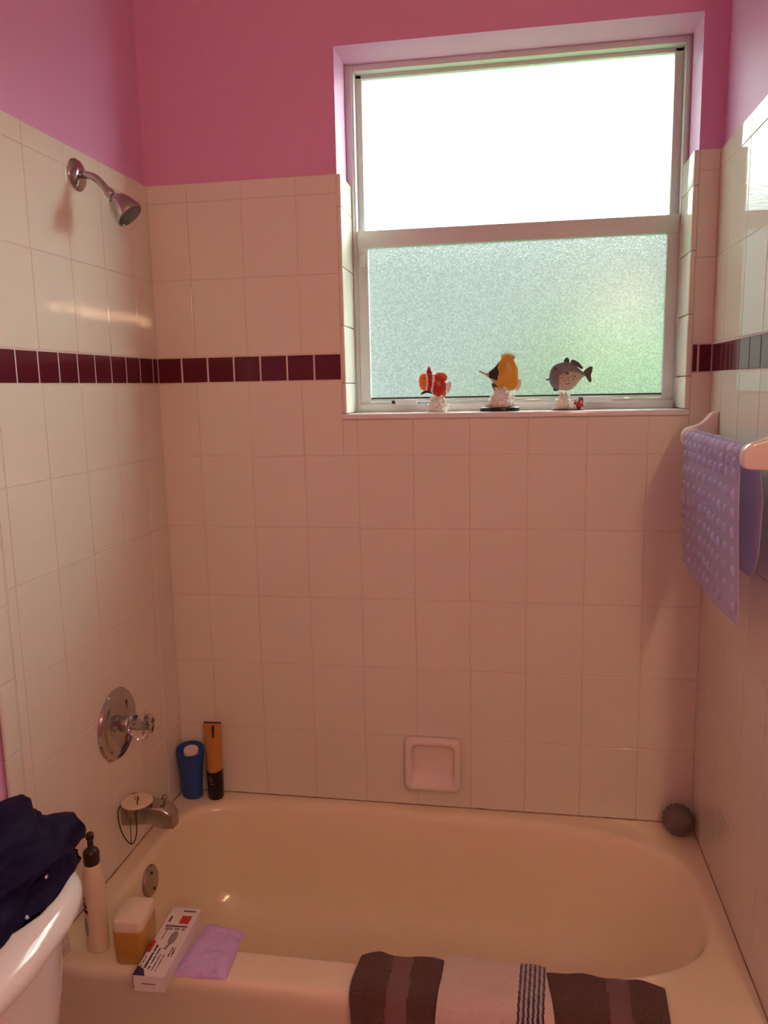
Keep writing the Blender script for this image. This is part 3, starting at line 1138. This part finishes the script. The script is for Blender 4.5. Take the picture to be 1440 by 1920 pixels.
# butterfly fish: origin x=680 base y=512
bf = thing('fish_figurine', 'yellow long-nosed butterflyfish figurine with black patch on black oval base', 'figurine', (0.979, 0.050, SILL), 0.0, 'fish figurines on the window sill')
st_ = [(537 - 680, 288, 277, 3), (560 - 680, 277, 262, 5), (590 - 680, 268, 244, 8), (615 - 680, 284, 220, 14), (640 - 680, 306, 184, 22), (665 - 680, 334, 160, 28),
       (690 - 680, 366, 152, 30), (722 - 680, 396, 146, 30), (755 - 680, 384, 142, 26), (785 - 680, 346, 150, 20), (800 - 680, 305, 170, 12), (808 - 680, 255, 205, 4)]


def bfm(x, z):
    x += 680
    y = 512 - z
    if 604 < x < 670 + 6 * math.sin(y / 12) and y < 300 - (670 - x) * 0.35 and y > 150:
        return 1
    if x <= 612 or (x < 655 and y > 285):
        return 2
    return 0


bm = fish_body(st_, bfm, n=48, sub=12)
obj('body', bm, [M_yellow, M_fdark, M_fbelly], bf, angle=80)
bm = bmesh.new()
top = []
for k in range(9):
    t = k / 8
    a = (690 + 85 * t, 150 - 26 * math.sin(PI * (0.12 + 0.76 * t)))
    tip = (682 + 108 * t, 126 - 36 * math.sin(PI * (0.12 + 0.76 * t)) + 10 * t)
    top += [a, tip]
top.append((780, 160))
fin(bm, q_(top + [(785, 190), (740, 175), (700, 178), (680, 180)], 680, 512), 8, 0)
obj('dorsal_fin', bm, M_yellow, bf, label='spiny yellow dorsal fin')
bm = bmesh.new()
fin(bm, q_(((780, 330), (800, 300), (822, 290), (832, 315), (826, 345), (808, 370), (795, 376), (790, 352)), 680, 512), 7, 0)
obj('tail', bm, M_fwhite, bf, label='white tail fin')
fins(bf, [M_yellow, M_umber], [
    (q_(((622, 318), (640, 315), (660, 335), (655, 360), (640, 366), (630, 345)), 680, 512), 6, 1, -16),
    (q_(((655, 340), (700, 350), (720, 368), (690, 374)), 680, 512), 8, 0, 0),
    (q_(((785, 190), (800, 195), (808, 225), (808, 265), (798, 290), (788, 270)), 680, 512), 8, 0, 0)])
bm = coral(8, 225, 150, 110, 9, 90)
for v in bm.verts:
    v.co.z += 26 * U_
obj('coral_base', bm, M_coral, bf, label='white coral base')
bm = bmesh.new()
lathe(bm, [(1.0, 0), (1.02, 0.3), (1.0, 0.8), (0.92, 1.0), (0.02, 1.0)], 40, Matrix.Diagonal((137 * U_, 78 * U_, 30 * U_, 1)))
obj('plinth', bm, M_black, bf, label='black oval plinth')

# grey fish: origin 1140 base y=500
gf = thing('fish_figurine', 'grey spotted fish figurine with red anemone, right end of sill trio', 'figurine', (1.163, 0.050, SILL), 0.0, 'fish figurines on the window sill')
st_ = [(1008 - 1140, 238, 214, 5), (1016 - 1140, 274, 184, 16), (1036 - 1140, 306, 156, 26), (1075 - 1140, 326, 142, 33), (1115 - 1140, 332, 134, 36), (1150 - 1140, 324, 138, 35),
       (1185 - 1140, 304, 160, 28), (1215 - 1140, 280, 200, 18), (1238 - 1140, 262, 224, 9), (1250 - 1140, 258, 228, 5)]


def gfm(x, z):
    x += 1140
    y = 500 - z
    for sx, sy, rr in ((1108, 265, 5), (1135, 275, 5), (1160, 268, 5), (1110, 292, 5), (1140, 298, 5), (1172, 290, 5), (1125, 320, 6), (1182, 268, 5), (1140, 318, 6), (1092, 275, 4), (1128, 248, 13)):
        if (x - sx) ** 2 + ((y - sy) * 1.3) ** 2 < rr * rr:
            return 1
    if y > 238 + 30 * ((1160 - x) / 90) ** 2 and x > 1075:
        return 2
    return 0


bm = fish_body(st_, gfm, n=96, sub=16)
obj('body', bm, [M_fgrey, M_fdark, M_fbelly], gf, angle=80)
fins(gf, [M_fdark], [
    (q_(((1100, 182), (1110, 152), (1124, 138), (1136, 142), (1144, 158), (1145, 180)), 1140, 500), 8, 0, 0),
    (q_(((1148, 178), (1156, 160), (1168, 152), (1182, 160), (1205, 172), (1222, 192), (1238, 210), (1232, 222), (1190, 200)), 1140, 500), 8, 0, 0),
    (q_(((1048, 330), (1036, 345), (1038, 362), (1052, 368), (1072, 364), (1098, 345)), 1140, 500), 8, 0, 0)])
bm = bmesh.new()
fin(bm, q_(((1236, 240), (1262, 215), (1285, 203), (1302, 206), (1300, 232), (1290, 262), (1296, 300), (1286, 316), (1270, 296), (1255, 268), (1236, 262)), 1140, 500), 7, 0)
obj('tail', bm, M_fdark, gf)
for s in (-1, 1):
    bm = bmesh.new()
    bmesh.ops.create_icosphere(bm, subdivisions=2, radius=10 * U_)
    bmesh.ops.translate(bm, vec=((1052 - 1140) * U_, s * 22 * U_, (500 - 215) * U_), verts=bm.verts)
    obj('eye', bm, M_fdark, gf)
bm = bmesh.new()
lathe(bm, [(5 * U_, -8 * U_), (6 * U_, 8 * U_), (7 * U_, 20 * U_), (5 * U_, 24 * U_)], 12, align((-1, 0, -0.1), ((1012 - 1140) * U_, 0, (500 - 285) * U_)))
obj('mouth', bm, M_fgrey, gf)
bm = coral(-32, 145, 135, 100, 21, 64)
obj('coral_base', bm, M_coral, gf, label='pale coral base')
bm = bmesh.new()
lathe(bm, [(1.0, 0), (1.02, 0.4), (0.9, 1.0), (0.02, 1.0)], 32, Matrix.Diagonal((106 * U_, 66 * U_, 12 * U_, 1)))
obj('plinth', bm, M_umber, gf)
bm = bmesh.new()
t = bmesh.new()
c = Vector((74 * U_, -16 * U_, 32 * U_))
bmesh.ops.create_icosphere(t, subdivisions=2, radius=24 * U_)
merge(bm, t, 0, Matrix.Translation(c))
for k in range(30):
    rnd = random.Random(k)
    d = Vector((rnd.uniform(-1, 1), rnd.uniform(-1, 1), rnd.uniform(-0.2, 1.1))).normalized()
    tube(bm, [c, c + d * 26 * U_, c + d * 46 * U_], 5 * U_, 6, rr=[7 * U_, 6 * U_, 1.0 * U_])
for v in bm.verts:
    v.co.z = max(0.001, v.co.z)
obj('anemone', bm, M_redgl, gf, label='small red anemone')

# ---------------------------------------------------------------- towel rail on the right wall
tr = thing('towel_rail', 'cream ceramic towel rail with two posts on the right wall', 'towel rail', (W - TH, -0.37, 1.49))
prof = [(0.0, 0.062), (-0.008, 0.063), (-0.018, 0.058), (-0.030, 0.044), (-0.044, 0.033), (-0.062, 0.027), (-0.074, 0.022), (-0.082, 0.012), (-0.084, 0.0), (-0.083, -0.014), (-0.076, -0.022), (-0.05, -0.024), (-0.03, -0.027), (-0.012, -0.036), (0.0, -0.045)]
pr = [(p.x, p.z) for p in spline([(a, 0, b) for a, b in prof], 4)]
for y in (0.275, -0.271):
    bm = bmesh.new()
    plate(bm, pr, y - 0.016, y + 0.016, bev=0.004, seg=3)
    obj('post', bm, M_ceramic, tr, angle=50)
bm = bmesh.new()
tube(bm, [(-0.064, -0.262, 0.0), (-0.064, 0.262, 0.0)], 0.010, 20)
obj('bar', bm, M_ceramic, tr)

# ---------------------------------------------------------------- bath mat over the rail
def mat_path():
    xc, zc = W - TH - 0.064, 1.49
    r = 0.0142
    pts = []
    for k in range(42):
        z = 1.160 + (zc - 1.160) * k / 42
        pts.append((xc - r + 0.010 * (1 - k / 42) - 0.002 * math.sin(k / 42 * PI), z))
    for k in range(13):
        a = PI - PI * k / 12
        pts.append((xc + r * math.cos(a), zc + r * math.sin(a)))
    for k in range(1, 32):
        z = zc - (zc - 1.245) * k / 31
        pts.append((xc + r + 0.012 * min(1, k / 10) + 0.003 * math.sin(k / 31 * PI), z))
    return pts


M_vinyl = bpy.data.materials.new('lilac_vinyl')
M_vinyl.use_nodes = True
nt = M_vinyl.node_tree
b = nt.nodes['Principled BSDF']
b.inputs['Base Color'].default_value = (0.76, 0.72, 0.90, 1)
b.inputs['Roughness'].default_value = 0.10
b.inputs['Transmission Weight'].default_value = 0.0
tl = nt.nodes.new('ShaderNodeBsdfTranslucent')
tl.inputs[0].default_value = (0.76, 0.72, 0.90, 1)
tp = nt.nodes.new('ShaderNodeBsdfTransparent')
tp.inputs[0].default_value = (0.82, 0.77, 0.90, 1)
m1 = nt.nodes.new('ShaderNodeMixShader')
m1.inputs[0].default_value = 0.28
m2 = nt.nodes.new('ShaderNodeMixShader')
m2.inputs[0].default_value = 0.46
nt.links.new(b.outputs[0], m1.inputs[1])
nt.links.new(tl.outputs[0], m1.inputs[2])
nt.links.new(m1.outputs[0], m2.inputs[1])
nt.links.new(tp.outputs[0], m2.inputs[2])
nt.links.new(m2.outputs[0], nt.nodes['Material Output'].inputs[0])

pth = mat_path()
L_ = [0.0]
for a, b in zip(pth, pth[1:]):
    L_.append(L_[-1] + math.hypot(b[0] - a[0], b[1] - a[1]))
TOT = L_[-1]
YM0, YM1 = -0.619, -0.118


def mat_pt(s, d):
    s = max(0, min(TOT, s))
    i = 0
    while i < len(L_) - 2 and L_[i + 1] < s:
        i += 1
    t = (s - L_[i]) / (L_[i + 1] - L_[i])
    a, b = pth[i], pth[i + 1]
    x, z = a[0] + (b[0] - a[0]) * t, a[1] + (b[1] - a[1]) * t
    tx, tz = (b[0] - a[0]), (b[1] - a[1])
    l = math.hypot(tx, tz)
    return x - tz / l * d, z + tx / l * d     # d>0 outwards


def yext(s):
    """rounded corners at the ends"""
    rc = 0.075
    e = min(s, TOT - s)
    if e < rc:
        k = rc - math.sqrt(max(0, rc * rc - (rc - e) ** 2))
    else:
        k = 0
    near_k = k * (0.25 if s < TOT / 2 else 1.0)
    return YM0 + near_k, YM1 - k


bm = bmesh.new()
NSM = 150
NYM = 40
gr = {}
for side in (0, 1):
    for i in range(NSM + 1):
        s = TOT * i / NSM
        y0, y1 = yext(s)
        for j in range(NYM + 1):
            y = y0 + (y1 - y0) * j / NYM
            wv = 0.0035 * math.sin(y * 17 + s * 5) * min(1, abs(s - 0.35) * 6)
            x, z = mat_pt(s, (0.0018 if side else 0.0))
            gr[side, i, j] = bm.verts.new((x + wv, y, z))
for side in (0, 1):
    for i in range(NSM):
        for j in range(NYM):
            bm.faces.new((gr[side, i, j], gr[side, i + 1, j], gr[side, i + 1, j + 1], gr[side, i, j + 1]))
for i in range(NSM):
    for j in (0, NYM):
        bm.faces.new((gr[0, i, j], gr[0, i + 1, j], gr[1, i + 1, j], gr[1, i, j]))
for j in range(NYM):
    for i in (0, NSM):
        bm.faces.new((gr[0, i, j], gr[0, i, j + 1], gr[1, i, j + 1], gr[1, i, j]))
bm2 = bmesh.new()
s = 0.032
row = 0
while s < TOT - 0.02:
    y0, y1 = yext(s)
    near_bar = abs(s - 0.335) < 0.045
    for j in range(10):
        y = YM0 + 0.026 + (YM1 - YM0 - 0.052) * j / 9 + (0.0 if row % 2 else 0.0)
        if y < y0 + 0.012 or y > y1 - 0.012:
            continue
        wv = 0.0035 * math.sin(y * 17 + s * 5) * min(1, abs(s - 0.35) * 6)
        x, z = mat_pt(s, 0.0018)
        x2, z2 = mat_pt(s, 0.01)
        d = Vector((x2 - x, 0, z2 - z)).normalized()
        sl = Matrix.Rotation(math.radians(0), 4, 'X')
        t = bmesh.new()
        rs = []
        for r, h in ((0.0125, -0.0004), (0.0118, 0.002), (0.009, 0.0048), (0.005, 0.0064), (0.0015, 0.0068)):
            rs.append([(r * math.cos(2 * PI * k / 14) * (0.46), r * math.sin(2 * PI * k / 14) * (0.92), h) for k in range(14)])
        rings(t, rs, cap0=False)
        dirv = d
        tang = Vector((-d.z, 0, d.x))
        yv = Vector((0, 1, 0))
        long_ = (tang * 0.93 - yv * 0.36).normalized()
        short_ = long_.cross(dirv).normalized()
        Mm = Matrix((short_, long_, dirv)).transposed().to_4x4()
        merge(bm2, t, 0, Matrix.Translation((x + wv, y, z)) @ Mm)
    s += 0.0235 if near_bar else 0.037
    row += 1
merge(bm, bm2, 0)
tag(obj('bath_mat', bm, M_vinyl, angle=60), 'translucent lilac vinyl bath mat with suction cups draped over the towel rail', 'bath mat')

# ---------------------------------------------------------------- towels over the front ledge
def drape(name, x0f, x1f, off, mats, matfn, parent, zbot=0.12, zin=0.30, seed=0, amp=0.003, th=0.007, nx=90, lump=None):
    # path in (y,z): inside basin up over the ledge and down the apron
    P = [(-0.634 + off, zin), (-0.640 + off * 0.9, 0.345), (-0.648 + off, 0.380), (-0.662 + off * 0.6, 0.402 + off * 0.8), (-0.685, 0.405 + off), (-0.72, 0.4045 + off), (-0.750, 0.405 + off),
         (-0.768 - off * 0.7, 0.397 + off * 0.7), (-0.775 - off, 0.375), (-0.776 - off, 0.33), (-0.776 - off, 0.24), (-0.776 - off, zbot)]
    c = spline([(0, a, b) for a, b in P], 5)
    bm = bmesh.new()
    g = {}
    for side in (0, 1):
        for i, p in enumerate(c):
            q = c[min(i + 1, len(c) - 1)] - c[max(i - 1, 0)]
            n_ = Vector((0, q.z, -q.y)).normalized()
            if n_.z < 0 and abs(n_.z) > 0.3:
                n_ = -n_
            t = i / (len(c) - 1)
            for j in range(nx + 1):
                u = j / nx
                x = x0f(t) + (x1f(t) - x0f(t)) * u
                wob = amp * (noise.noise(Vector((x * 9, seed, t * 2))) + 0.6) + amp * 0.5 * (noise.noise(Vector((x * 30, seed + 4, t * 3))) + 0.5)
                edge = min(1, 10 * min(u, 1 - u) + 0.35)
                d = (th * edge + max(0, wob) + (lump(x) if lump else 0)) if side else 0.0005
                nn = Vector((0, -q.z, q.y)).normalized()
                nn = n_ if n_.dot(Vector((0, -(0.36 + p.y) * 0, 1))) >= 0 else -n_
                # outward = away from the ledge body
                cen = Vector((0, -0.71, 0.28))
                nn = n_ if n_.dot(Vector((0, p.y, p.z)) - cen) > 0 else -n_
                g[side, i, j] = bm.verts.new((x, p.y + nn.y * d, p.z + nn.z * d))
    ni = len(c) - 1
    for side in (0, 1):
        for i in range(ni):
            for j in range(nx):
                f = bm.faces.new((g[side, i, j], g[side, i + 1, j], g[side, i + 1, j + 1], g[side, i, j + 1]))
                cc = f.calc_center_median()
                f.material_index = matfn(cc.x, i / ni)
    for i in range(ni):
        for j in (0, nx):
            bm.faces.new((g[0, i, j], g[0, i + 1, j], g[1, i + 1, j], g[1, i, j]))
    for j in range(nx):
        for i in (0, ni):
            bm.faces.new((g[0, i, j], g[0, i, j + 1], g[1, i, j + 1], g[1, i, j]))
    return obj(name, bm, mats, parent, angle=80)


bt = drape('brown_towel', lambda t: 0.702 + 0.004 * math.sin(t * 9), lambda t: 1.330 + 0.003 * math.sin(t * 7), 0.0, [M_brown, M_brownband],
           lambda x, t: 1 if (0.775 < x < 0.818 or 1.216 < x < 1.258) else 0, None, amp=0.0042, seed=2, nx=140,
           lump=lambda x: 0.006 * (math.exp(-((x - 0.735) / 0.028) ** 2) + 0.7 * math.exp(-((x - 0.85) / 0.03) ** 2) + 0.9 * math.exp(-((x - 1.165) / 0.03) ** 2) + 0.7 * math.exp(-((x - 1.285) / 0.025) ** 2)))
tag(bt, 'brown terry towel with woven bands draped over the tub front', 'towel')


def cream(x, t):
    s = x + (t - 0.45) * 0.02
    k = (s - 1.040) / 0.052
    if 0 <= k < 1:
        return 1 if int(k * 11) % 2 == 0 else 2
    return 0


ct = drape('cream_towel', lambda t: 0.884 - 0.014 * max(0, t - 0.4) / 0.6, lambda t: 1.096 + 0.028 * max(0, t - 0.35) / 0.65, 0.0160, [M_creamterry, M_stripe, M_stripew],
           cream, None, amp=0.003, seed=8, zbot=0.16, nx=150, th=0.005)
tag(ct, 'cream towel with dark striped edge lying over the brown towel', 'towel')

# ---------------------------------------------------------------- toilet tank
tk = thing('toilet_tank', 'white porcelain toilet tank with rounded bow front lid', 'toilet', (0.0, -1.215, 0.0))


def tank_ring(x0, x1, hy, z, bow, n=48):
    """back edge straight at x0, bow front"""
    out = []
    for k in range(n):
        a = 2 * PI * k / n
        c, s = math.cos(a), math.sin(a)
        e = 5.0
        cx = (x0 + x1) / 2
        y = hy * math.copysign(abs(s) ** (2 / e), s)
        x = cx + (x1 - x0) / 2 * math.copysign(abs(c) ** (2 / e), c)
        if c > 0:
            x -= bow * (abs(y) / hy) ** 2 * ((x - cx) / ((x1 - x0) / 2))
        out.append((x, y, z))
    return out


bm = bmesh.new()
rings(bm, [tank_ring(0.03, 0.225, 0.190, 0.38, 0.02), tank_ring(0.02, 0.245, 0.200, 0.42, 0.02), tank_ring(0.016, 0.272, 0.218, 0.60, 0.028), tank_ring(0.015, 0.285, 0.224, 0.752, 0.032)])
tkb = obj('tank_body', bm, M_porcelain, tk, angle=50)
bm = bmesh.new()
rings(bm, [tank_ring(0.014, 0.296, 0.230, 0.750, 0.034), tank_ring(0.010, 0.315, 0.240, 0.753, 0.036), tank_ring(0.010, 0.321, 0.243, 0.762, 0.037), tank_ring(0.010, 0.321, 0.243, 0.774, 0.037),
           tank_ring(0.012, 0.316, 0.240, 0.785, 0.036), tank_ring(0.016, 0.303, 0.231, 0.795, 0.035), tank_ring(0.03, 0.283, 0.214, 0.800, 0.033), tank_ring(0.06, 0.25, 0.18, 0.801, 0.03)])
obj('tank_lid', bm, M_porcelain, tk, angle=60)
bm = bmesh.new()
rings(bm, [tank_ring(0.03, 0.20, 0.12, 0.0, 0.02), tank_ring(0.03, 0.20, 0.115, 0.20, 0.02), tank_ring(0.03, 0.21, 0.14, 0.30, 0.02), tank_ring(0.03, 0.222, 0.18, 0.385, 0.02)])
for f in bm.faces:
    pass
rs = []
for z, x1, hy in ((0.0, 0.46, 0.10), (0.10, 0.44, 0.10), (0.22, 0.56, 0.13), (0.33, 0.68, 0.175), (0.385, 0.70, 0.185), (0.395, 0.69, 0.178)):
    rs.append([(0.20 + (x1 - 0.20) * (0.5 + 0.5 * math.cos(2 * PI * k / 40)), hy * math.sin(2 * PI * k / 40), z) for k in range(40)])
rings(bm, rs)
obj('bowl', bm, M_porcelain, tk, angle=60)
bm = bmesh.new()
lathe(bm, [(0.011, 0), (0.012, 0.004), (0.006, 0.010)], 20, align((1, 0, 0), (0.262, -0.15, 0.70)))
tube(bm, [(0.276, -0.15, 0.70), (0.286, -0.15, 0.70), (0.288, -0.12, 0.695), (0.286, -0.09, 0.685)], 0.005, 10)
obj('flush_lever', bm, M_chrome, tk)

# ---------------------------------------------------------------- navy garment on the tank
bm = bmesh.new()
t = bmesh.new()
bmesh.ops.create_icosphere(t, subdivisions=7, radius=1)


def ridged(p, s, seedv):
    n1 = noise.noise(Vector((p.x * s, p.y * s, p.z * s)) + Vector((seedv, 0, 0)))
    return 1 - abs(n1) * 2


for v in t.verts:
    p = v.co.copy()
    d = p.copy()
    warp = p + 0.45 * Vector((noise.noise(p * 1.3), noise.noise(p * 1.3 + Vector((5, 2, 1))), noise.noise(p * 1.3 + Vector((9, 9, 3)))))
    q = Vector((warp.x * 0.9 + warp.y * 0.7, warp.y * 0.55 - warp.x * 0.6, warp.z * 0.6))
    r = 0.95 + 0.20 * (ridged(q, 1.25, 3.1) - 0.4) + 0.055 * (ridged(q, 3.1, 8.0) - 0.4) + 0.012 * ridged(q, 8, 1.0)
    z = p.z * r
    x, y = p.x * r, p.y * r
    # hump towards the wall and the tub
    h = 0.093 * (1.0 + 0.35 * y - 0.20 * x) if z > 0 else 0.03
    v.co = Vector((x * 0.128, y * 0.225, max(z * h, 0)))
    if z <= 0:
        v.co.z = max(-0.0, 0)
        v.co.z = 0.0008
merge(bm, t, 0)
for v in bm.verts:
    if v.co.y > 0.17:
        pass
gm = thing('navy_garment', 'crumpled navy blue garment heaped on the toilet tank lid', 'clothing', (0.150, -1.105, 0.8012))
for px_, py_, pz_, rr_ in ((0.103, 0.075, 0.010, 0.0040), (0.098, 0.092, 0.018, 0.003), (0.115, -0.035, 0.004, 0.0035), (0.10, 0.03, 0.03, 0.0028)):
    best = min(bm.faces, key=lambda f: (f.calc_center_median() - Vector((px_, py_, pz_))).length)
    c = best.calc_center_median()
    for f in bm.faces:
        if (f.calc_center_median() - c).length < rr_:
            f.material_index = 1
obj('cloth', bm, [M_garment, M_print], gm, angle=75)

# ---------------------------------------------------------------- vanity light behind the camera
M_bulb = glow_mat('warm_bulb', BULB_COLOR, BULB_STRENGTH)
vl = thing('vanity_light', 'chrome bar of round warm bulbs on the right wall', 'lamp', (XR, -2.85, 2.14))
bm = bmesh.new()
bx(bm, -0.035, 0.0, -0.66, 0.66, -0.055, 0.055, 0.004)
obj('light_bar', bm, M_chrome, vl)
for k in range(8):
    y = 0.57 - 1.14 * k / 7
    bm = bmesh.new()
    lathe(bm, [(0.024, 0.035), (0.022, 0.05), (0.014, 0.052)], 16, Matrix.Translation((0, y, 0)) @ align((-1, 0, 0), (0, 0, 0)))
    so = obj('socket', bm, M_chrome, vl)
    bm = bmesh.new()
    bmesh.ops.create_icosphere(bm, subdivisions=3, radius=0.0275)
    bmesh.ops.translate(bm, vec=(-0.082, y, 0), verts=bm.verts)
    obj('bulb', bm, M_bulb, so)
